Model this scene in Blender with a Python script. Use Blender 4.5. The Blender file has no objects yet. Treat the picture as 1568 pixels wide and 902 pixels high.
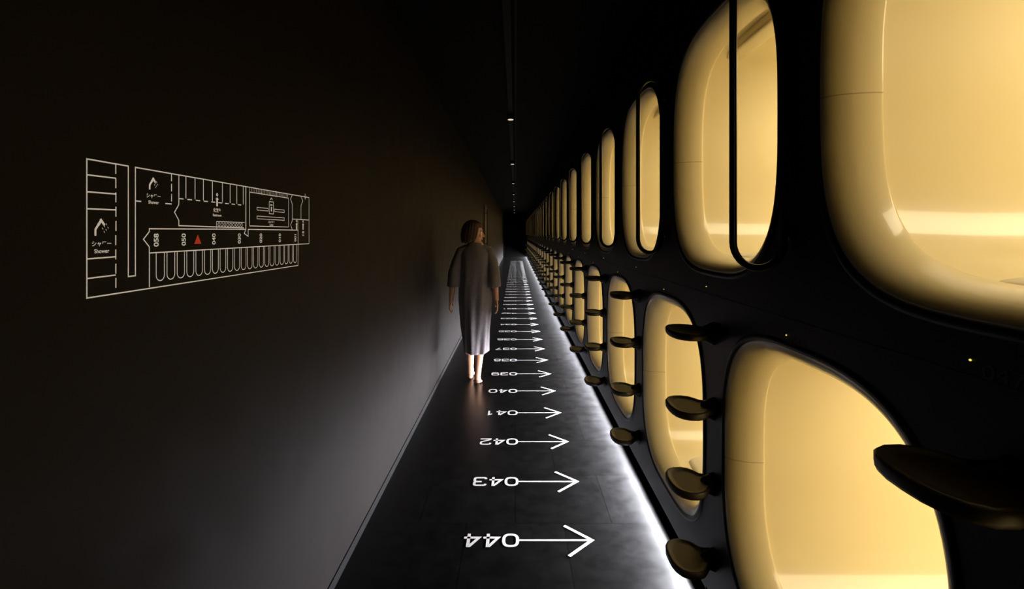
import bpy, bmesh, math, random
from mathutils import Vector, Matrix
random.seed(3)
S = bpy.context.scene
S.view_settings.view_transform = 'Standard'
S.view_settings.look = 'None'
col = S.collection

# ------------------------------------------------------------------ dimensions (metres)
WL = -0.77        # left wall
PX = 0.763        # front plane of the capsule bank
WR = 2.80         # building wall behind the capsules
CEIL = 2.85
Y0, Y1 = -2.4, 31.5
PITCH = 1.12
UP_C, UP_Z = 0.745, 1.85
LO_C, LO_Z = 1.300, 0.700
HA, HB, NEXP = 0.465, 0.478, 3.2
KR = range(-2, 27)

# ------------------------------------------------------------------ helpers
def mat(name, color, rough=0.5, spec=0.5, metal=0.0, emit=None, estr=0.0, coat=0.0):
    m = bpy.data.materials.new(name); m.use_nodes = True
    b = m.node_tree.nodes['Principled BSDF']
    b.inputs['Base Color'].default_value = (*color, 1)
    b.inputs['Roughness'].default_value = rough
    b.inputs['Specular IOR Level'].default_value = spec
    b.inputs['Metallic'].default_value = metal
    b.inputs['Coat Weight'].default_value = coat
    if emit:
        b.inputs['Emission Color'].default_value = (*emit, 1)
        b.inputs['Emission Strength'].default_value = estr
    return m

def add_noise(m, scale=20, c0=None, c1=None, r0=None, r1=None, bump=0.0, detail=4, stretch=None):
    nt = m.node_tree; b = nt.nodes['Principled BSDF']
    tc = nt.nodes.new('ShaderNodeTexCoord')
    n = nt.nodes.new('ShaderNodeTexNoise'); n.inputs['Scale'].default_value = scale
    n.inputs['Detail'].default_value = detail
    if stretch:
        mp = nt.nodes.new('ShaderNodeMapping'); mp.inputs['Scale'].default_value = stretch
        nt.links.new(tc.outputs['Object'], mp.inputs['Vector']); nt.links.new(mp.outputs['Vector'], n.inputs['Vector'])
    else:
        nt.links.new(tc.outputs['Object'], n.inputs['Vector'])
    if c0:
        r = nt.nodes.new('ShaderNodeValToRGB')
        r.color_ramp.elements[0].position = 0.3; r.color_ramp.elements[1].position = 0.7
        r.color_ramp.elements[0].color = (*c0, 1); r.color_ramp.elements[1].color = (*c1, 1)
        nt.links.new(n.outputs['Fac'], r.inputs['Fac']); nt.links.new(r.outputs['Color'], b.inputs['Base Color'])
    if r0 is not None:
        mr = nt.nodes.new('ShaderNodeMapRange')
        mr.inputs['To Min'].default_value = r0; mr.inputs['To Max'].default_value = r1
        nt.links.new(n.outputs['Fac'], mr.inputs['Value']); nt.links.new(mr.outputs['Result'], b.inputs['Roughness'])
    if bump:
        bp = nt.nodes.new('ShaderNodeBump'); bp.inputs['Strength'].default_value = bump; bp.inputs['Distance'].default_value = 0.01
        nt.links.new(n.outputs['Fac'], bp.inputs['Height']); nt.links.new(bp.outputs['Normal'], b.inputs['Normal'])
    return m

def mesh_obj(name, verts, faces, mats, smooth=False, fmat=None, parent=None):
    me = bpy.data.meshes.new(name)
    me.from_pydata([tuple(v) for v in verts], [], faces)
    for m in mats: me.materials.append(m)
    if fmat:
        for p, i in zip(me.polygons, fmat): p.material_index = i
    if smooth:
        for p in me.polygons: p.use_smooth = True
    me.update()
    o = bpy.data.objects.new(name, me); col.objects.link(o)
    if parent: o.parent = parent
    return o

def box(V, F, x0, x1, y0, y1, z0, z1):
    n = len(V)
    V += [(x0,y0,z0),(x1,y0,z0),(x1,y1,z0),(x0,y1,z0),(x0,y0,z1),(x1,y0,z1),(x1,y1,z1),(x0,y1,z1)]
    for f in [(0,3,2,1),(4,5,6,7),(0,1,5,4),(1,2,6,5),(2,3,7,6),(3,0,4,7)]: F.append(tuple(n+i for i in f))

def tube(V, F, pts, rad, seg=14, closed=False, caps=True, flat=1.0, up=Vector((0,0,1))):
    """tapered tube with rounded ends; rad: list or float; flat = ratio of 2nd radius"""
    pts = [Vector(p) for p in pts]; n = len(pts)
    rad = [rad]*n if isinstance(rad, (int, float)) else list(rad)
    rings = []
    ref = None
    for i in range(n):
        if closed: t = pts[(i+1) % n]-pts[i-1]
        else: t = pts[min(i+1, n-1)]-pts[max(i-1, 0)]
        t.normalize()
        if ref is None:
            ref = up.cross(t)
            if ref.length < 1e-3: ref = Vector((1,0,0)).cross(t)
        a = (ref - t*ref.dot(t)).normalized(); ref = a
        b = t.cross(a)
        rings.append((pts[i], a, b, rad[i], t))
    if caps and not closed:
        pre, post = [], []
        for th in (80, 55, 28):
            c, s = math.cos(math.radians(th)), math.sin(math.radians(th))
            p, a, b, r, t = rings[0]; pre.append((p - t*r*s, a, b, r*c, t))
            p, a, b, r, t = rings[-1]; post.insert(0, (p + t*r*s, a, b, r*c, t))
        rings = pre+rings+post
    base = len(V)
    for p, a, b, r, t in rings:
        for k in range(seg):
            an = 2*math.pi*k/seg
            V.append(tuple(p + a*math.cos(an)*r + b*math.sin(an)*r*flat))
    m = len(rings)
    for i in range(m if closed else m-1):
        j = (i+1) % m
        for k in range(seg):
            l = (k+1) % seg
            F.append((base+i*seg+k, base+i*seg+l, base+j*seg+l, base+j*seg+k))
    if not closed:
        F.append(tuple(base+k for k in reversed(range(seg))))
        F.append(tuple(base+(m-1)*seg+k for k in range(seg)))

def ellip(V, F, c, r, nu=24, nv=14, e=1.0, rot=None):
    """(super)ellipsoid"""
    def sp(x, p): return math.copysign(abs(x)**p, x)
    base = len(V); c = Vector(c)
    for i in range(1, nv):
        ph = math.pi*i/nv-math.pi/2
        for k in range(nu):
            th = 2*math.pi*k/nu
            v = Vector((r[0]*sp(math.cos(ph), e)*sp(math.cos(th), e), r[1]*sp(math.cos(ph), e)*sp(math.sin(th), e), r[2]*sp(math.sin(ph), e)))
            if rot: v = rot @ v
            V.append(tuple(c+v))
    for s in (-1, 1):
        v = Vector((0, 0, s*r[2]))
        if rot: v = rot @ v
        V.append(tuple(c+v))
    bo, to = len(V)-2, len(V)-1
    for i in range(nv-2):
        for k in range(nu):
            l = (k+1) % nu
            F.append((base+i*nu+k, base+i*nu+l, base+(i+1)*nu+l, base+(i+1)*nu+k))
    for k in range(nu):
        l = (k+1) % nu
        F.append((bo, base+l, base+k)); F.append((to, base+(nv-2)*nu+k, base+(nv-2)*nu+l))

def ribbon(V, F, pts, w, fn, closed=False):
    """flat mitred line in 2-D, mapped to 3-D with fn(u, v)"""
    P = [Vector((p[0], p[1])) for p in pts]; n = len(P); base = len(V)
    for i in range(n):
        if closed: a, b = P[i]-P[i-1], P[(i+1) % n]-P[i]
        else:
            a = P[i]-P[i-1] if i > 0 else P[1]-P[0]
            b = P[i+1]-P[i] if i < n-1 else P[-1]-P[-2]
        a = a.normalized(); b = b.normalized()
        na, nb = Vector((-a.y, a.x)), Vector((-b.y, b.x))
        m = na+nb
        if m.length < 1e-4: m = na
        m.normalize()
        L = w/2/max(0.42, m.dot(na))
        for s in (1, -1):
            q = P[i]+m*L*s
            V.append(fn(q.x, q.y))
    for i in range(n if closed else n-1):
        j = (i+1) % n
        F.append((base+2*i, base+2*i+1, base+2*j+1, base+2*j))

def sellipse(a, b, n, N=96, off=0.0):
    out = []
    for k in range(N):
        t = 2*math.pi*k/N
        c, s = math.cos(t), math.sin(t)
        r = (abs(c)**n+abs(s)**n)**(-1/n)
        out.append((r*c*(a+off), r*s*(b+off)))
    return out

# ------------------------------------------------------------------ materials
M_wall = add_noise(mat('black_wall_paint', (0.01,0.01,0.01), 0.5, 0.09), 6, (0.0060,0.0046,0.0043), (0.0072,0.0056,0.0053), 0.5, 0.65)
M_floor = mat('dark_floor_tile', (0.01,0.01,0.01), 0.4, 0.16)
nt = M_floor.node_tree; bs = nt.nodes['Principled BSDF']
tc = nt.nodes.new('ShaderNodeTexCoord'); br = nt.nodes.new('ShaderNodeTexBrick')
br.offset = 0.5; br.inputs['Scale'].default_value = 1.0
br.inputs['Brick Width'].default_value = 0.5; br.inputs['Row Height'].default_value = 0.5
br.inputs['Mortar Size'].default_value = 0.0024; br.inputs['Mortar Smooth'].default_value = 0.1
br.inputs['Color1'].default_value = (0.0028,0.0028,0.0030,1); br.inputs['Color2'].default_value = (0.0044,0.0044,0.0047,1)
br.inputs['Mortar'].default_value = (0.0006,0.0006,0.0006,1)
nt.links.new(tc.outputs['Object'], br.inputs['Vector'])
nz = nt.nodes.new('ShaderNodeTexNoise'); nz.inputs['Scale'].default_value = 9; nz.inputs['Detail'].default_value = 8
nz.inputs['Roughness'].default_value = 0.7
nt.links.new(tc.outputs['Object'], nz.inputs['Vector'])
mx = nt.nodes.new('ShaderNodeMix'); mx.data_type = 'RGBA'; mx.blend_type = 'MULTIPLY'; mx.inputs['Factor'].default_value = 0.85
nt.links.new(br.outputs['Color'], mx.inputs['A'])
rf = nt.nodes.new('ShaderNodeMapRange'); rf.inputs['From Min'].default_value = 0.35; rf.inputs['From Max'].default_value = 0.65
rf.inputs['To Min'].default_value = 0.3; rf.inputs['To Max'].default_value = 1.0
nt.links.new(nz.outputs['Fac'], rf.inputs['Value']); nt.links.new(rf.outputs['Result'], mx.inputs['B'])
nt.links.new(mx.outputs['Result'], bs.inputs['Base Color'])
mr = nt.nodes.new('ShaderNodeMapRange'); mr.inputs['To Min'].default_value = 0.26; mr.inputs['To Max'].default_value = 0.42
nt.links.new(nz.outputs['Fac'], mr.inputs['Value']); nt.links.new(mr.outputs['Result'], bs.inputs['Roughness'])
M_ceil = add_noise(mat('black_ceiling', (0.002,0.002,0.002), 0.8, 0.05), 5, (0.0012,0.0012,0.0012), (0.0019,0.0019,0.0019))
M_track = mat('track_black', (0.0025,0.0025,0.0025), 0.6, 0.1)
M_panel = add_noise(mat('black_panel', (0.005,0.005,0.005), 0.4, 0.25), 8, (0.0035,0.0035,0.004), (0.005,0.005,0.0055), 0.36, 0.46)
M_black = mat('black_rubber', (0.008,0.008,0.008), 0.4, 0.35)
M_metal = mat('black_metal', (0.012,0.010,0.008), 0.3, 0.5, metal=0.4)
M_step = add_noise(mat('step_plastic', (0.02,0.015,0.01), 0.4, 0.4), 30, (0.018,0.013,0.009), (0.024,0.018,0.012), 0.38, 0.5)
M_paint = add_noise(mat('white_marking_paint', (0.85,0.85,0.85), 0.6, 0.2), 60, (0.66,0.66,0.66), (0.72,0.72,0.72))
M_sign = mat('sign_paint_added_glow', (0.86,0.87,0.92), 0.6, 0.2, emit=(1.0,0.97,0.98), estr=0.20)  # plain paint, no lamp; emission added to brighten the plan lines and lettering
M_red = mat('sign_red_paint', (0.9,0.10,0.06), 0.6, 0.2)
M_amber = mat('amber_indicator', (0.8,0.6,0.1), 0.5, emit=(1.0,0.72,0.15), estr=1.1)
M_down = mat('downlight_lens', (0.8,0.8,0.8), 0.5, emit=(1.0,0.86,0.68), estr=0.7)
M_label = mat('label_paint', (0.05,0.05,0.05), 0.6)
M_bed = add_noise(mat('bedding_cotton', (0.82,0.77,0.62), 0.9, 0.1), 25, (0.82,0.75,0.58), (0.87,0.80,0.64), bump=0.3)
M_shell = mat('cream_shell', (0.84,0.75,0.55), 0.3, 0.5, coat=0.7)
nt = M_shell.node_tree; bs = nt.nodes['Principled BSDF']
bs.inputs['Coat Roughness'].default_value = 0.08
tc = nt.nodes.new('ShaderNodeTexCoord'); sx = nt.nodes.new('ShaderNodeSeparateXYZ')
nt.links.new(tc.outputs['Object'], sx.inputs['Vector'])
def mth(op, a, b=None):
    n = nt.nodes.new('ShaderNodeMath'); n.operation = op
    for i, q in enumerate((a, b)):
        if q is None: continue
        if isinstance(q, (int, float)): n.inputs[i].default_value = q
        else: nt.links.new(q, n.inputs[i])
    return n.outputs[0]
near = mth('LESS_THAN', mth('ABSOLUTE', mth('ADD', sx.outputs['Z'], 0.012)), 0.0016)
frt = mth('LESS_THAN', sx.outputs['X'], 0.118)
seam = mth('MULTIPLY', mth('MULTIPLY', near, frt), 0.5)
nz = nt.nodes.new('ShaderNodeTexNoise'); nz.inputs['Scale'].default_value = 3
nt.links.new(tc.outputs['Object'], nz.inputs['Vector'])
rp = nt.nodes.new('ShaderNodeValToRGB')
rp.color_ramp.elements[0].color = (0.86,0.745,0.46,1); rp.color_ramp.elements[1].color = (0.875,0.77,0.49,1)
nt.links.new(nz.outputs['Fac'], rp.inputs['Fac'])
mx = nt.nodes.new('ShaderNodeMix'); mx.data_type = 'RGBA'
nt.links.new(seam, mx.inputs['Factor']); nt.links.new(rp.outputs['Color'], mx.inputs['A'])
mx.inputs['B'].default_value = (0.3,0.18,0.05,1)
nt.links.new(mx.outputs['Result'], bs.inputs['Base Color'])

# ------------------------------------------------------------------ room shell
def room_box(name, m, *b):
    V, F = [], []; box(V, F, *b); return mesh_obj(name, V, F, [m])
room_box('floor', M_floor, WL-0.1, WR+0.1, Y0, Y1, -0.1, 0.0)
room_box('ceiling', M_ceil, WL-0.1, WR+0.1, Y0, Y1, CEIL, CEIL+0.1)
room_box('wall_left', M_wall, WL-0.1, WL, Y0, Y1, 0.0, CEIL)
room_box('wall_right', M_ceil, WR, WR+0.1, Y0, Y1, 0.0, CEIL)
room_box('wall_far', M_ceil, WL-0.1, WR+0.1, Y1, Y1+0.1, 0.0, CEIL)
room_box('wall_near', M_ceil, WL-0.1, WR+0.1, Y0-0.1, Y0, 0.0, CEIL)
V, F = [], []
box(V, F, WL, WL+0.006, Y0, Y1, 0.0, 0.045)
mesh_obj('baseboard_left', V, F, [M_panel])

# capsule bank front panel with capsule holes
V, F = [], []
def cell(cy, cz, z0, z1, hb):
    N = 96
    angs = [2*math.pi*k/N for k in range(N)]
    for yy, zz in ((-PITCH/2, z0-cz), (PITCH/2, z0-cz), (-PITCH/2, z1-cz), (PITCH/2, z1-cz)):
        angs.append(math.atan2(zz, yy) % (2*math.pi))
    angs = sorted(set(round(a, 6) for a in angs))
    base = len(V)
    for a in angs:
        c, s = math.cos(a), math.sin(a)
        r = (abs(c/HA)**NEXP+abs(s/hb)**NEXP)**(-1/NEXP)
        V.append((PX, cy+r*c, cz+r*s))
        t = 1e9
        if abs(c) > 1e-9: t = min(t, (PITCH/2)/abs(c))
        if s > 1e-9: t = min(t, (z1-cz)/s)
        if s < -1e-9: t = min(t, (z0-cz)/s)
        V.append((PX, cy+t*c, cz+t*s))
    n = len(angs)
    for i in range(n):
        j = (i+1) % n
        F.append((base+2*i, base+2*i+1, base+2*j+1, base+2*j))
SPLIT = 1.262; PB = 0.09
SU = 0.497/HB
for k in KR:
    cell(UP_C+PITCH*k, UP_Z, SPLIT, CEIL, 0.497)
    cell(LO_C+PITCH*k, LO_Z, PB, SPLIT, HB)
def quad(a, b, c, d):
    n = len(V); V.extend([a, b, c, d]); F.append((n, n+1, n+2, n+3))
kmin, kmax = KR[0], KR[-1]
for c0, za, zb in ((UP_C, SPLIT, CEIL), (LO_C, PB, SPLIT)):
    a, b = c0+PITCH*kmin-PITCH/2, c0+PITCH*kmax+PITCH/2
    quad((PX,Y0,za),(PX,a,za),(PX,a,zb),(PX,Y0,zb))
    quad((PX,b,za),(PX,Y1,za),(PX,Y1,zb),(PX,b,zb))
quad((PX,Y0,PB),(PX,Y1,PB),(PX+0.06,Y1,PB),(PX+0.06,Y0,PB))
quad((PX+0.06,Y0,0),(PX+0.06,Y1,0),(PX+0.06,Y1,PB),(PX+0.06,Y0,PB))
bank = mesh_obj('trim_panel_right', V, F, [M_panel])
room_box('trim_1', M_panel, PX-0.002, PX+0.002, Y0, Y1, 1.260, 1.263)

# LED strip below the capsule bank: profile with narrow-beam LED segments turned to the floor / corridor
V, F, FM = [], [], []
ys = 1.95; ye = Y1-0.15
box(V, F, PX+0.006, PX+0.020, ys, ye, 0.066, 0.0895); FM += [0]*6
led = mesh_obj('led_strip', V, F, [M_black], fmat=FM)
nseg = 20; sl = (ye-ys)/nseg
LL = bpy.data.lights.new('led_segment', 'AREA'); LL.shape = 'RECTANGLE'
LL.size = sl; LL.size_y = 0.016; LL.energy = 112.0; LL.color = (0.93, 0.93, 1.0)
LL.spread = math.radians(120)
for i in range(nseg):
    l = bpy.data.objects.new('led_segment', LL); col.objects.link(l); l.parent = led
    d = Vector((-math.cos(math.radians(27)), 0, -math.sin(math.radians(27))))
    zax = -d; xax = Vector((0,1,0)); yax = zax.cross(xax)
    R = Matrix((xax, yax, zax)).transposed()
    l.matrix_local = Matrix.Translation((PX-0.001, ys+sl*(i+0.5), 0.074)) @ R.to_4x4()

# ------------------------------------------------------------------ sleeping capsules
def capsule_mesh():
    V, F, FM = [], [], []
    N = 112
    prof = [(0.004,0.020,2),(-0.004,0.018,2),(-0.007,0.012,2),(-0.006,0.003,2),(0.0,0.0,2)]
    for i in range(0, 13):
        t = math.pi/2*i/12
        prof.append((0.112*(1-math.cos(t)), -0.054*math.sin(t), 0))
    prof += [(0.117,-0.0535,0),(0.1195,-0.051,0),(0.121,-0.040,0),(0.1235,-0.0375,0),(0.13,-0.037,0),
             (0.30,-0.036,0),(0.8,-0.035,0),(1.3,-0.037,0),(1.75,-0.05,0),(1.86,-0.075,0),(1.93,-0.13,0),(1.96,-0.22,0),(1.97,-0.36,0)]
    for x, off, m in prof:
        for (y, z) in sellipse(HA, HB, NEXP, N, off): V.append((x, y, z))
    for i in range(len(prof)-1):
        for k in range(N):
            l = (k+1) % N
            F.append((i*N+k, i*N+l, (i+1)*N+l, (i+1)*N+k)); FM.append(prof[i+1][2])
    F.append(tuple((len(prof)-1)*N+k for k in range(N))); FM.append(0)
    n0 = len(F)
    ellip(V, F, (1.02,0,-0.458), (0.86,0.395,0.040), 48, 12, 0.3)
    ellip(V, F, (1.55,0,-0.375), (0.20,0.30,0.055), 32, 12, 0.6)
    FM += [1]*(len(F)-n0)
    n0 = len(F)
    ellip(V, F, (1.10,0.375,0.20), (0.22,0.06,0.014), 32, 10, 0.35)   # side shelf
    ellip(V, F, (0.95,-0.395,0.10), (0.14,0.045,0.05), 32, 10, 0.35)  # control panel housing
    ellip(V, F, (0.205,0.0,0.432), (0.045,0.335,0.030), 40, 12, 0.4)  # roller-blind housing
    FM += [0]*(len(F)-n0)
    me = bpy.data.meshes.new('sleeping_capsule')
    me.from_pydata(V, [], F)
    for m in (M_shell, M_bed, M_black): me.materials.append(m)
    for p, i in zip(me.polygons, FM): p.material_index = i; p.use_smooth = True
    me.polygons[(len(prof)-1)*N].use_smooth = False
    me.update(); return me
CM = capsule_mesh()
LD = bpy.data.lights.new('capsule_lamp', 'AREA'); LD.shape = 'RECTANGLE'; LD.size = 1.2; LD.size_y = 0.35
LD.energy = 8.0; LD.color = (1.0, 0.865, 0.60)
for row, c0, cz, sz in ((0, UP_C, UP_Z, SU), (1, LO_C, LO_Z, 1.0)):
    for k in KR:
        o = bpy.data.objects.new('sleeping_capsule', CM); col.objects.link(o)
        o.location = (PX, c0+PITCH*k, cz); o.scale = (1, 1, sz)
        l = bpy.data.objects.new('capsule_lamp', LD); col.objects.link(l); l.parent = o
        l.location = (1.05, 0, 0.405)

# ------------------------------------------------------------------ steps between the lower capsules
def step_mesh():
    V, F = [], []
    half = [(0.0,0.045),(-0.02,0.044),(-0.035,0.052),(-0.05,0.075),(-0.068,0.094),(-0.095,0.104),(-0.125,0.102),(-0.150,0.088),(-0.166,0.064),(-0.174,0.034),(-0.176,0.0)]
    outl = half + [(x, -y) for x, y in reversed(half[:-1])]
    N = len(outl)
    cx = -0.095
    layers = [(0.035,-0.024),(0.004,-0.018),(0.0,-0.010),(0.0,0.004),(0.004,0.009),(0.010,0.009),(0.016,0.005),(0.03,0.003)]
    for ins, z in layers:
        for x, y in outl:
            dx, dy = x-cx, y
            L = math.hypot(dx, dy); f = max(0.1, (L-ins)/L)
            xx = cx+dx*f if x < -0.03 else x
            V.append((xx, dy*f, z))
    for i in range(len(layers)-1):
        for k in range(N):
            l = (k+1) % N
            F.append((i*N+k, i*N+l, (i+1)*N+l, (i+1)*N+k))
    F.append(tuple(reversed(range(N)))); F.append(tuple((len(layers)-1)*N+k for k in range(N)))
    tube(V, F, [(-0.001,0,-0.010),(-0.03,0,-0.010)], [0.03,0.022], 16, flat=1.5)
    me = bpy.data.meshes.new('climbing_step'); me.from_pydata(V, [], F); me.materials.append(M_step)
    for p in me.polygons: p.use_smooth = len(p.vertices) < 5
    me.update(); return me
SM = step_mesh()
for k in range(-2, 27):
    e = bpy.data.objects.new('capsule_ladder', None); col.objects.link(e)
    e.location = (PX, 0.74+PITCH*k, 0)
    for i, z in enumerate((1.125, 0.835, 0.545, 0.255)):
        o = bpy.data.objects.new('step_%d' % (i+1), SM); col.objects.link(o); o.parent = e; o.location = (0, 0, z)

# ------------------------------------------------------------------ grab rails beside upper capsules
def rail_mesh():
    V, F = [], []
    pts = []
    a, b = (-0.016, -0.055), (-0.112, 0.045)
    z0, z1, r = 1.40, 2.30, 0.075
    def P(t, z): return (a[0]+(b[0]-a[0])*t, a[1]+(b[1]-a[1])*t, z)
    for i in range(9):
        th = math.pi/2*i/8; pts.append(P(0.5+0.5*math.sin(th), z0+r*(1-math.cos(th))))
    for i in range(9):
        th = math.pi/2*i/8; pts.append(P(0.5+0.5*math.cos(th), z1-r+r*math.sin(th)))
    for i in range(1, 9):
        th = math.pi/2*i/8; pts.append(P(0.5-0.5*math.sin(th), z1-r+r*math.cos(th)))
    for i in range(9):
        th = math.pi/2*i/8; pts.append(P(0.5-0.5*math.cos(th), z0+r-r*math.sin(th)))
    pts = pts[:-1]
    tube(V, F, pts, 0.0110, 12, closed=True)
    for z in (1.50, 2.20):
        tube(V, F, [(-0.016,-0.055,z),(0.001,-0.055,z)], 0.010, 10)
        tube(V, F, [(-0.002,-0.055,z),(0.001,-0.055,z)], 0.022, 14, caps=False)
    me = bpy.data.meshes.new('grab_rail'); me.from_pydata(V, [], F); me.materials.append(M_metal)
    for p in me.polygons: p.use_smooth = True
    me.update(); return me
RM = rail_mesh()
for k in KR:
    o = bpy.data.objects.new('grab_rail', RM); col.objects.link(o)
    o.location = (PX, UP_C+PITCH*k-HA, 0)

def text(body, size, mt, parent, loc, rot, name='lettering', align='CENTER', sx=1.0):
    c = bpy.data.curves.new(name, 'FONT'); c.body = body; c.size = size; c.align_x = align; c.align_y = 'CENTER'
    c.materials.append(mt); c.extrude = 0.0
    o = bpy.data.objects.new(name, c); col.objects.link(o); o.location = loc; o.rotation_euler = rot; o.scale = (sx, 1, 1)
    if parent: o.parent = parent
    return o
V, F = [], []
for k in range(-2, 26):
    ellip(V, F, (PX-0.001, 0.81+PITCH*k, 1.288), (0.002,0.0020,0.0020), 10, 6)
    ellip(V, F, (PX-0.001, 1.36+PITCH*k, 1.214), (0.002,0.0020,0.0020), 10, 6)
mesh_obj('indicator_lights', V, F, [M_amber], smooth=True)
RR = (math.pi/2, 0, -math.pi/2)
for k in range(0, 6):
    text('%03d' % (47-2*k), 0.036, M_label, bank, (PX-0.0015, 0.755+PITCH*k, 1.275), RR, 'capsule_number', sx=1.3)
    text('%03d' % (46-2*k), 0.036, M_label, bank, (PX-0.0015, 1.305+PITCH*k, 1.203), RR, 'capsule_number', sx=1.3)

# ------------------------------------------------------------------ floor arrows and numbers
def chaikin(p):
    q = [p[0]]
    for a, b in zip(p, p[1:]):
        q += [(a[0]*.75+b[0]*.25, a[1]*.75+b[1]*.25), (a[0]*.25+b[0]*.75, a[1]*.25+b[1]*.75)]
    return q+[p[-1]]
def se(cx, cy, a, b): return [(cx+u, cy+v) for u, v in sellipse(a, b, 2.8, 32)]
six = [(.97,.86),(.75,1),(.25,1),(.03,.92),(0,.6),(0,.3),(.03,.04),(.25,0),(.75,0),(.97,.04),(1,.3),(.97,.54),(.75,.58),(.25,.58),(.03,.5)]
DIG = {
 '0': [(se(.5,.5,.5,.5), True, 0)],
 '1': [([(.22,.8),(.6,1),(.6,0)], False, 0)],
 '2': [([(0,.74),(.03,.97),(.25,1),(.75,1),(.97,.97),(1,.74),(.97,.54),(.8,.47),(.1,.18),(0,.0)], False, 1), ([(-.1,0),(1.1,0)], False, 0)],
 '3': [([(0,.82),(.05,.98),(.3,1),(.75,1),(.97,.97),(1,.77),(.97,.55),(.75,.52),(.35,.52)], False, 1), ([(.7,.52),(.97,.5),(1,.25),(.97,.03),(.75,0),(.25,0),(.03,.02),(0,.2)], False, 1)],
 '4': [([(.74,-.08),(.74,1),(.62,1),(0,.27),(1.08,.27)], False, 0)],
 '5': [([(1.0,1),(.06,1),(.04,.52)], False, 0), ([(.04,.54),(.3,.62),(.75,.6),(.97,.55),(1,.3),(.97,.04),(.75,0),(.25,0),(.03,.03),(0,.2)], False, 1)],
 '6': [(six, False, 1)],
 '7': [([(-.05,1),(1,1),(.35,-.08)], False, 0)],
 '8': [(se(.5,.77,.42,.25), True, 0), (se(.5,.26,.5,.27), True, 0)],
 '9': [([(1-a, 1-b) for a, b in six], False, 1)],
}
V, F = [], []
ST = 0.0165
for n in range(48, 0, -1):
    D = 2.362+0.56*(44-n)
    ribbon(V, F, [(0.018, D), (0.362, D)], ST*0.75, lambda u, v: (u, v, 0.0012))
    ribbon(V, F, [(0.250, D+0.117), (0.375, D), (0.250, D-0.117)], ST, lambda u, v: (u, v, 0.0016))
    x0 = 0.020
    for ci, ch in enumerate('%03d' % n):
        zz = 0.0012
        for pts, cl, sm in DIG[ch]:
            if sm: pts = chaikin(pts)
            m = [(x0-(ci*0.095+0.0085+p[0]*0.068), D-(p[1]-0.5)*0.088) for p in pts]
            z_ = zz
            ribbon(V, F, m, ST*0.95, lambda u, v, z_=z_: (u, v, z_), cl)
            zz += 0.0003
mesh_obj('floor_arrow_numbers', V, F, [M_paint])

# ------------------------------------------------------------------ floor-plan sign on the left wall
sign = bpy.data.objects.new('floor_plan_sign', None); col.objects.link(sign)
V, F = [], []
lay = [0]
def L(pts, w=0.0025, closed=False):
    lay[0] = (lay[0]+1) % 6
    x = WL+0.0008+lay[0]*0.00008
    ribbon(V, F, [(a, 1.5+b) for a, b in pts], w, lambda u, v: (x, u, v), closed)
def dash(a, b, n, w=0.0025, duty=0.6):
    for i in range(n):
        t0, t1 = i/n, (i+duty)/n
        L([(a[0]+(b[0]-a[0])*t0, a[1]+(b[1]-a[1])*t0), (a[0]+(b[0]-a[0])*t1, a[1]+(b[1]-a[1])*t1)], w)
T = 0.134; B = -0.113
L([(1.712,-0.0375),(1.712,B),(0.868,B-0.003),(0.868,T),(0.961,T),(0.961,-0.0855),(0.979,-0.0855),(0.979,T),(1.803,T),(1.803,-0.038),(1.712,-0.038)])
for z in (0.1055, 0.075, 0.0445, -0.0457, -0.081): L([(0.868, z), (0.931, z+0.001)])
dash((0.931,T),(0.931,B),9,duty=0.7)
L([(0.979,0.066),(0.994,0.066)]); L([(1.062,0.066),(1.082,0.066)])
dash((1.082,T),(1.082,0.066),3,duty=0.75)
for d in (1.129,1.161,1.192,1.228,1.27,1.304,1.335,1.367): L([(d,T),(d,0.082)])
L([(1.105,T),(1.105,0.066)])
dash((1.105,0.080),(1.37,0.080),9,duty=0.55)
L([(1.38,T),(1.38,0.012)], 0.0035)
L([(1.105,0.066),(1.091,0.048),(1.105,0.030),(1.105,0.018),(1.37,0.016)])
for i in range(9):
    a, b = 1.255+i*0.013, 0.0235
    L([(a+u, b+v) for u, v in sellipse(0.0045,0.0045,2,12)], 0.0013, True)
L([(1.245,0.012),(1.245,0.031),(1.375,0.031)], 0.0018)
L([(1.40,T-0.014),(1.64,T-0.014),(1.64,0.022),(1.40,0.022)], 0.0022, True)
for i in range(26): L([(1.40+i*0.0093,T),(1.40+i*0.0093,T-0.014)], 0.0013)
L([(1.44,0.078),(1.505,0.078),(1.505,0.070),(1.44,0.070)], 0.0018, True)
L([(1.545,0.078),(1.61,0.078),(1.61,0.070),(1.545,0.070)], 0.0018, True)
L([(1.44,0.052),(1.61,0.052),(1.61,0.044),(1.44,0.044)], 0.0018, True)
L([(1.668,T),(1.655,T-0.016),(1.668,T-0.034),(1.668,0.045),(1.655,0.03),(1.668,0.012)])
L([(1.735,T),(1.75,T-0.016),(1.735,T-0.034),(1.735,0.05)])
L([(1.668,0.050),(1.803,0.050)]); L([(1.71,0.05),(1.71,0.012)])
L([(1.77,T+0.012),(1.77,T-0.01)],0.002); L([(1.76,T+0.004),(1.77,T-0.006),(1.78,T+0.004)],0.002)
L([(1.016,-0.041),(1.016,-0.028),(1.000,-0.012),(1.016,0.004),(1.016,0.010),(1.38,0.012),(1.372,0.000),(1.392,-0.008),(1.392,0.012),(1.712,0.012),(1.712,-0.038)])
L([(1.016,-0.041),(1.712,-0.038)]); L([(1.016,-0.041),(1.016,B)])
nU = 21; wU = (1.705-1.032)/nU
for i in range(nU):
    a = 1.032+i*wU; w2 = wU*0.38; c = a+wU/2
    pts = [(c-w2,-0.040)]+[(c-w2*math.cos(t*math.pi/8), -0.090-w2*math.sin(t*math.pi/8)) for t in range(9)]+[(c+w2,-0.040)]
    L(pts, 0.002)
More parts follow.
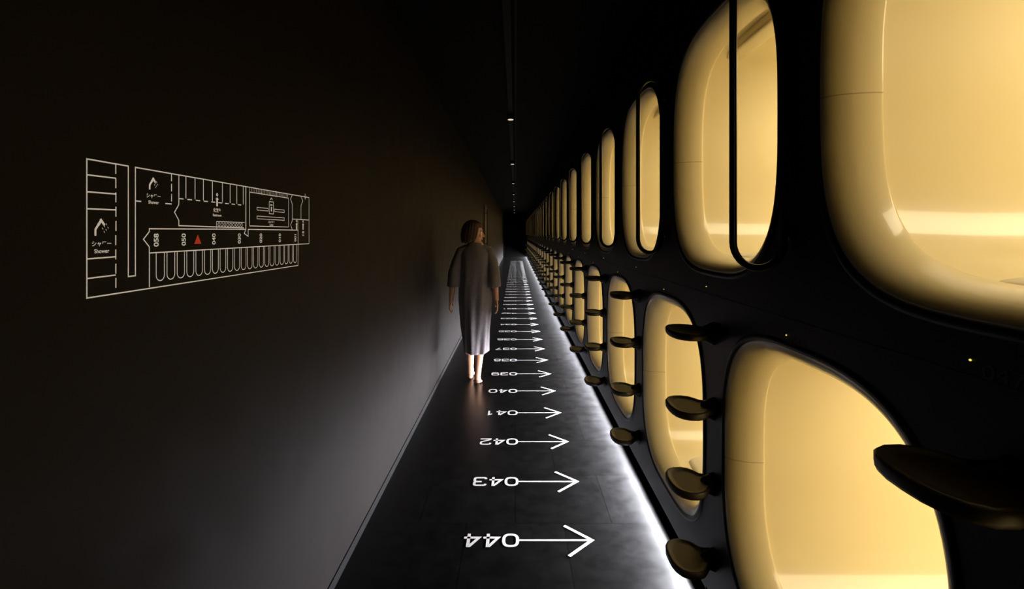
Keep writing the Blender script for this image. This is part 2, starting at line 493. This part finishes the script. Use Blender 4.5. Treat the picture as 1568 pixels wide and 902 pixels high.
# hand-shower pictograms with spray, standing figures, locker
for cx, cz, s in ((0.896,0.012,1.15),(1.026,0.106,0.95)):
    L([(cx-0.009*s,cz-0.014*s),(cx-0.009*s,cz-0.004*s),(cx-0.002*s,cz+0.006*s)],0.0042)
    L([(cx-0.004*s,cz+0.003*s),(cx+0.002*s,cz+0.011*s)],0.0052)
    L([(cx+0.0*s,cz+0.013*s),(cx+0.008*s,cz+0.003*s)],0.0045)
    for a in range(3):
        for b in range(2):
            px_, pz_ = cx+(0.004+0.0035*a)*s+b*0.003*s, cz+(-0.001+0.0035*a)*s-b*0.0055*s
            L([(px_,pz_),(px_+0.0014*s,pz_-0.0028*s)],0.0012)
for cx, cz in ((1.247,0.086),(1.700,0.030),(1.752,0.030)):
    L([(cx,cz+0.004),(cx,cz-0.016)],0.0065)
    L([(cx-0.006,cz+0.002),(cx,cz+0.006),(cx+0.006,cz+0.002)],0.002)
    L([(cx+u,cz+0.014+v) for u, v in sellipse(0.003,0.003,2,10)],0.0024,True)
L([(1.512,0.062),(1.538,0.062),(1.538,0.100),(1.512,0.100)],0.0022,True)
L([(1.518,0.090),(1.532,0.090)],0.003); L([(1.525,0.084),(1.525,0.070)],0.006)
L([(1.518,0.106),(1.525,0.112),(1.532,0.106)],0.0024)
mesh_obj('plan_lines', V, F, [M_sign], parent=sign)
mesh_obj('you_are_here_marker', [(WL+0.0012,1.158,1.475),(WL+0.0012,1.184,1.475),(WL+0.0012,1.171,1.498)], [(0,1,2)], [M_red], parent=sign)
RW = (math.pi/2, 0, math.pi/2)
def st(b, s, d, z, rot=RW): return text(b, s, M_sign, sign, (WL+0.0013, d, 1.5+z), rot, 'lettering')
RV = Matrix(((0,0,1),(0,-1,0),(1,0,0))).to_euler()
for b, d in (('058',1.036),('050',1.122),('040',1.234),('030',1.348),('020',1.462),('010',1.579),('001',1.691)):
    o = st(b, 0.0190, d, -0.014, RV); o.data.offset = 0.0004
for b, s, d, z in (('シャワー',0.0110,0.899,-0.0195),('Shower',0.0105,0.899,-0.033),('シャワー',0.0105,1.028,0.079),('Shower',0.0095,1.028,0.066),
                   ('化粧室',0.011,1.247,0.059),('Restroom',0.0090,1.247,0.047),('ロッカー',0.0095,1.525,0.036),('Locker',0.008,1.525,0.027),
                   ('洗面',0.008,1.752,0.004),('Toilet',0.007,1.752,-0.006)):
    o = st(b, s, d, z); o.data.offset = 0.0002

# ------------------------------------------------------------------ door with long pull handle on the left wall
V, F = [], []
XD = WL+0.001
box(V, F, XD, XD+0.011, 11.85, 12.95, 0.0, 2.25)
box(V, F, XD+0.011, XD+0.019, 11.9, 12.9, 0.01, 2.2)
tube(V, F, [(WL+0.075,12.0,1.17),(WL+0.075,12.0,2.08)], 0.013, 12)
for z in (1.25, 2.0): tube(V, F, [(WL+0.025,12.0,z),(WL+0.075,12.0,z)], 0.009, 10)
mesh_obj('door_1', V, F, [M_panel])

# ------------------------------------------------------------------ ceiling fittings
V, F = [], []
box(V, F, -0.075, -0.03, 0.3, Y1-0.2, CEIL-0.03, CEIL)
box(V, F, -0.005, 0.010, 0.3, Y1-0.2, CEIL-0.02, CEIL)
mesh_obj('ceiling_track', V, F, [M_track])
for i in range(8):
    y = 5.36+3.45*i
    V, F, FM = [], [], []
    tube(V, F, [(0,0,0),(0,0,-0.055)], 0.042, 20, caps=False); FM += [0]*len(F)
    n0 = len(F); tube(V, F, [(0,0,-0.055),(0,0,-0.060)], 0.030, 20, caps=False); FM += [1]*(len(F)-n0)
    o = mesh_obj('ceiling_downlight', V, F, [M_track, M_down], fmat=FM); o.location = (-0.052, y, CEIL-0.03)

# ------------------------------------------------------------------ walking woman in a robe
per = bpy.data.objects.new('walking_woman', None); col.objects.link(per)
per.location = (-0.405, 4.88, 0)
M_skin = add_noise(mat('skin', (0.55,0.30,0.19), 0.5, 0.4), 40, (0.46,0.24,0.15), (0.54,0.29,0.18))
M_robe = add_noise(mat('grey_robe_cloth', (0.10,0.09,0.095), 0.85, 0.1), 90, (0.125,0.112,0.120), (0.165,0.148,0.158), bump=0.3)
M_hair = add_noise(mat('brown_hair', (0.05,0.022,0.010), 0.45, 0.4), 40, (0.022,0.009,0.004), (0.075,0.03,0.012), bump=0.6, stretch=(6,6,0.4))
M_eyew = mat('eye_white', (0.6,0.6,0.58), 0.3)
M_eyed = mat('eye_iris', (0.03,0.015,0.01), 0.2)
M_lip = mat('lips', (0.40,0.12,0.09), 0.5)

def remeshed(name, V, F, m, vox, sm=4):
    o = mesh_obj(name, V, F, [m], smooth=True, parent=per)
    r = o.modifiers.new('r', 'REMESH'); r.mode = 'VOXEL'; r.voxel_size = vox; r.use_smooth_shade = True
    s = o.modifiers.new('s', 'SMOOTH'); s.iterations = sm; s.factor = 0.5
    return o
V, F = [], []
tube(V, F, [(0,0,0.84),(0,0.0,0.92),(0,0.0,1.04),(0,0,1.18),(0,-0.005,1.29),(0,0,1.345)], [0.13,0.150,0.122,0.130,0.14,0.10], 20, flat=0.68, up=Vector((0,1,0)))
tube(V, F, [(-0.005,0,1.32),(-0.008,0.005,1.40),(-0.012,0.012,1.47)], [0.060,0.048,0.048], 16)
LEG = {'l': [(-0.07,0,0.88),(-0.068,0.06,0.68),(-0.064,0.105,0.485),(-0.062,0.115,0.38),(-0.06,0.12,0.20),(-0.058,0.125,0.085)],
       'r': [(0.08,0,0.88),(0.07,0.02,0.68),(0.055,0.035,0.475),(0.05,-0.02,0.38),(0.042,-0.09,0.22),(0.037,-0.135,0.125)]}
LR = [0.085,0.072,0.052,0.050,0.037,0.030]
for k in 'lr': tube(V, F, LEG[k], LR, 16)
def foot(heel, ball, toe, sgn):
    h, b, t = Vector(heel), Vector(ball), Vector(toe)
    tube(V, F, [h, h.lerp(b, .5)+Vector((0,0,0.012)), b], [0.030,0.032,0.034], 14, flat=0.8)
    for i in range(5):
        off = (i-2)*0.0155*sgn
        ln = [1.0,1.0,0.92,0.82,0.70][i]
        d = (t-b)*ln
        tube(V, F, [b+Vector((off*-1,0,-0.006)), b+Vector((off*-1.1,0,-0.010))+d*0.6, b+Vector((off*-1.1,0,-0.012))+d], [0.014,0.0105 if i else 0.013,0.009 if i else 0.012], 10)
foot((-0.058,0.095,0.032),(-0.062,0.225,0.028),(-0.064,0.285,0.026), 1)
tube(V, F, [(-0.058,0.125,0.10),(-0.058,0.115,0.045)], [0.034,0.031], 14)
foot((0.036,-0.155,0.085),(0.030,-0.045,0.030),(0.028,0.012,0.024), -1)
tube(V, F, [(0.037,-0.135,0.13),(0.036,-0.15,0.095)], [0.033,0.030], 14)
ARM = {'l': [(-0.135,0,1.325),(-0.175,-0.015,1.21),(-0.205,-0.03,1.07),(-0.225,-0.005,0.96),(-0.245,0.025,0.835)],
       'r': [(0.135,0,1.325),(0.168,-0.02,1.21),(0.188,-0.045,1.07),(0.202,-0.035,0.96),(0.215,-0.015,0.835)]}
AR = [0.047,0.042,0.036,0.033,0.023]
for k, sg in (('l', -1), ('r', 1)):
    tube(V, F, ARM[k], AR, 14)
    w = Vector(ARM[k][-1]); d = (w-Vector(ARM[k][-2])).normalized()
    fwd = Vector((0,1,0)); fwd = (fwd-d*fwd.dot(d)).normalized()
    inn = Vector((-sg,0,0)); inn = (inn-d*inn.dot(d)-fwd*inn.dot(fwd)).normalized()
    for i in range(4):
        o_ = (1.5-i)*0.0185
        k0 = w+d*0.015+fwd*o_*0.6; k1 = w+d*0.075+fwd*o_
        tube(V, F, [k0, k1], [0.013,0.0115], 10)
        ln = (0.066,0.074,0.070,0.056)[i]
        tube(V, F, [k1, k1+d*ln*0.42+inn*0.004+fwd*o_*0.12, k1+d*ln*0.74+inn*0.014+fwd*o_*0.16, k1+d*ln*0.95+inn*0.026+fwd*o_*0.18], [0.0092,0.0085,0.0078,0.0068], 10)
    tube(V, F, [w+d*0.02+fwd*0.012+inn*0.004, w+d*0.045+fwd*0.040+inn*0.012, w+d*0.070+fwd*0.052+inn*0.018, w+d*0.090+fwd*0.056+inn*0.022], [0.014,0.011,0.0095,0.008], 10)
remeshed('body', V, F, M_skin, 0.0045, 3)

V, F = [], []
rings = [ # z, cx, cy, rx, ry, fold
 (0.305,0.010,0.015,0.118,0.155,0.075),(0.315,0.010,0.015,0.121,0.158,0.075),(0.42,0.008,0.015,0.130,0.152,0.065),(0.55,0.004,0.02,0.143,0.146,0.055),
 (0.70,0.002,0.015,0.158,0.140,0.045),(0.85,0,0.0,0.168,0.138,0.035),(0.98,0,-0.002,0.166,0.130,0.028),(1.10,0,0,0.164,0.122,0.022),
 (1.20,0,0,0.168,0.118,0.014),(1.29,0,0,0.168,0.108,0.006),(1.345,0,0,0.140,0.086,0.0),(1.375,0,0.0,0.098,0.070,0.0),(1.395,0,0.0,0.072,0.062,0.0)]
NS = 72
for z, cx, cy, rx, ry, fo in rings:
    for k in range(NS):
        a = 2*math.pi*k/NS
        f = 1+fo*(math.sin(a*7+z*3)+0.6*math.sin(a*12-z*5+1)+0.4*math.sin(a*3+z*8))
        V.append((cx+rx*f*math.cos(a), cy+ry*f*math.sin(a), z))
for i in range(len(rings)-1):
    for k in range(NS):
        l = (k+1) % NS
        F.append((i*NS+k, i*NS+l, (i+1)*NS+l, (i+1)*NS+k))
F.append(tuple(reversed(range(NS)))); F.append(tuple((len(rings)-1)*NS+k for k in range(NS)))
for k, sg in (('l',-1),('r',1)):
    A = [Vector(p) for p in ARM[k]]
    tube(V, F, [A[0]+Vector((-sg*0.06,0,0.015)), A[0]+Vector((0,0,-0.008)), A[1], A[2]+Vector((0,0,0.03)), A[2]+Vector((sg*0.002,0,-0.04)), A[2]+Vector((sg*0.006,0.008,-0.10))],
         [0.056,0.058,0.062,0.064,0.067,0.071], 24, caps=False, flat=1.0)
cp = [(0.071*math.cos(t), 0.004+0.061*math.sin(t), 1.392-0.012*math.sin(t)) for t in [2*math.pi*i/24 for i in range(24)]]
tube(V, F, cp, 0.009, 8, closed=True)
remeshed('robe', V, F, M_robe, 0.006, 4)

HM = Matrix.Translation((-0.014, 0.014, 1.500)) @ Matrix.Rotation(math.radians(-82), 4, 'Z') @ Matrix.Rotation(math.radians(-4), 4, 'X') @ Matrix.Diagonal((1.05, 1.05, 1.03, 1.0))
V, F = [], []
ellip(V, F, (0,-0.012,0.030), (0.072,0.090,0.082), 28, 18)
ellip(V, F, (0,0.020,-0.022), (0.058,0.064,0.070), 28, 18)
ellip(V, F, (0,0.052,-0.074), (0.026,0.026,0.022), 16, 10)
tube(V, F, [(0,0.078,0.016),(0,0.090,-0.004),(0,0.099,-0.020)], [0.008,0.009,0.011], 10)
ellip(V, F, (0.009,0.088,-0.024), (0.008,0.009,0.007), 10, 8); ellip(V, F, (-0.009,0.088,-0.024), (0.008,0.009,0.007), 10, 8)
tube(V, F, [(-0.040,0.062,0.030),(-0.018,0.076,0.034),(0.018,0.076,0.034),(0.040,0.062,0.030)], 0.009, 10)
ellip(V, F, (0.034,0.058,-0.020), (0.020,0.018,0.018), 12, 8); ellip(V, F, (-0.034,0.058,-0.020), (0.020,0.018,0.018), 12, 8)
tube(V, F, [(-0.016,0.076,-0.047),(0,0.084,-0.045),(0.016,0.076,-0.047)], 0.0065, 8)
for s in (-1, 1): ellip(V, F, (s*0.073,-0.006,0.0), (0.009,0.017,0.030), 12, 10, rot=Matrix.Rotation(math.radians(s*18),3,'Z'))
h = remeshed('head', V, F, M_skin, 0.003, 4); h.matrix_local = HM
V, F = [], []; tube(V, F, [(-0.018,0.0775,-0.047),(-0.006,0.0865,-0.0445),(0,0.0855,-0.0455),(0.006,0.0865,-0.0445),(0.018,0.0775,-0.047)], [0.003,0.005,0.0045,0.005,0.003], 8)
tube(V, F, [(-0.014,0.078,-0.053),(0,0.0855,-0.0545),(0.014,0.078,-0.053)], [0.003,0.0055,0.003], 8)
o = mesh_obj('lips', V, F, [M_lip], smooth=True, parent=per); o.matrix_local = HM
for s in (-1, 1):
    V, F, FM = [], [], []
    ellip(V, F, (s*0.030,0.064,0.010), (0.013,0.0125,0.0085), 16, 10); FM += [0]*len(F)
    n0 = len(F); ellip(V, F, (s*0.030,0.0735,0.010), (0.0055,0.004,0.0055), 12, 8); FM += [1]*(len(F)-n0)
    n0 = len(F); tube(V, F, [(s*0.016,0.083,0.030),(s*0.030,0.080,0.034),(s*0.046,0.068,0.029)], [0.002,0.0028,0.0015], 6); FM += [1]*(len(F)-n0)
    o = mesh_obj('eye_'+('l' if s < 0 else 'r'), V, F, [M_eyew, M_eyed], smooth=True, fmat=FM, parent=per); o.matrix_local = HM
V, F = [], []
NA, NR = 96, 26
for i in range(NR+1):
    t = i/NR
    for k in range(NA):
        a = 2*math.pi*k/NA
        fa = abs(((a+math.pi) % (2*math.pi))-math.pi)
        sm = min(1, max(0, (fa-math.radians(56))/math.radians(24))); sm = sm*sm*(3-2*sm)
        zb = 0.062*(1-sm)+(-0.088+0.010*math.sin(5*a)+0.006*math.sin(13*a))*sm
        z = 0.127+(zb-0.127)*t*(0.15+0.85*t)
        zz = (z-0.015)/0.112
        r = math.sqrt(max(0, 1-min(1, zz)**2)) if zz > 0 else 1.0+0.05*min(1, -zz)-0.25*max(0, -zz-0.40)
        r *= 1+0.016*math.sin(23*a+z*20)+0.012*math.sin(11*a)
        if i == 0: r = 0.02
        V.append((0.084*r*math.sin(a), -0.014+0.100*r*math.cos(a), z))
for i in range(NR):
    for k in range(NA):
        l = (k+1) % NA; F.append((i*NA+k, i*NA+l, (i+1)*NA+l, (i+1)*NA+k))
F.append(tuple(range(NA)))
o = mesh_obj('hair', V, F, [M_hair], smooth=True, parent=per); o.matrix_local = HM
s = o.modifiers.new('s', 'SOLIDIFY'); s.thickness = 0.016; s.offset = 0

# ------------------------------------------------------------------ world + camera
w = bpy.data.worlds.new('w'); S.world = w; w.use_nodes = True
w.node_tree.nodes['Background'].inputs['Color'].default_value = (0,0,0,1)
w.node_tree.nodes['Background'].inputs['Strength'].default_value = 0
cam = bpy.data.cameras.new('camera'); co = bpy.data.objects.new('camera', cam); col.objects.link(co)
co.location = (0,0,1.5); co.rotation_euler = (math.pi/2,0,0)
cam.lens = 17; cam.sensor_width = 36; cam.sensor_fit = 'HORIZONTAL'
cam.shift_x = -0.0032; cam.shift_y = -0.0596; cam.clip_start = 0.02
S.camera = co
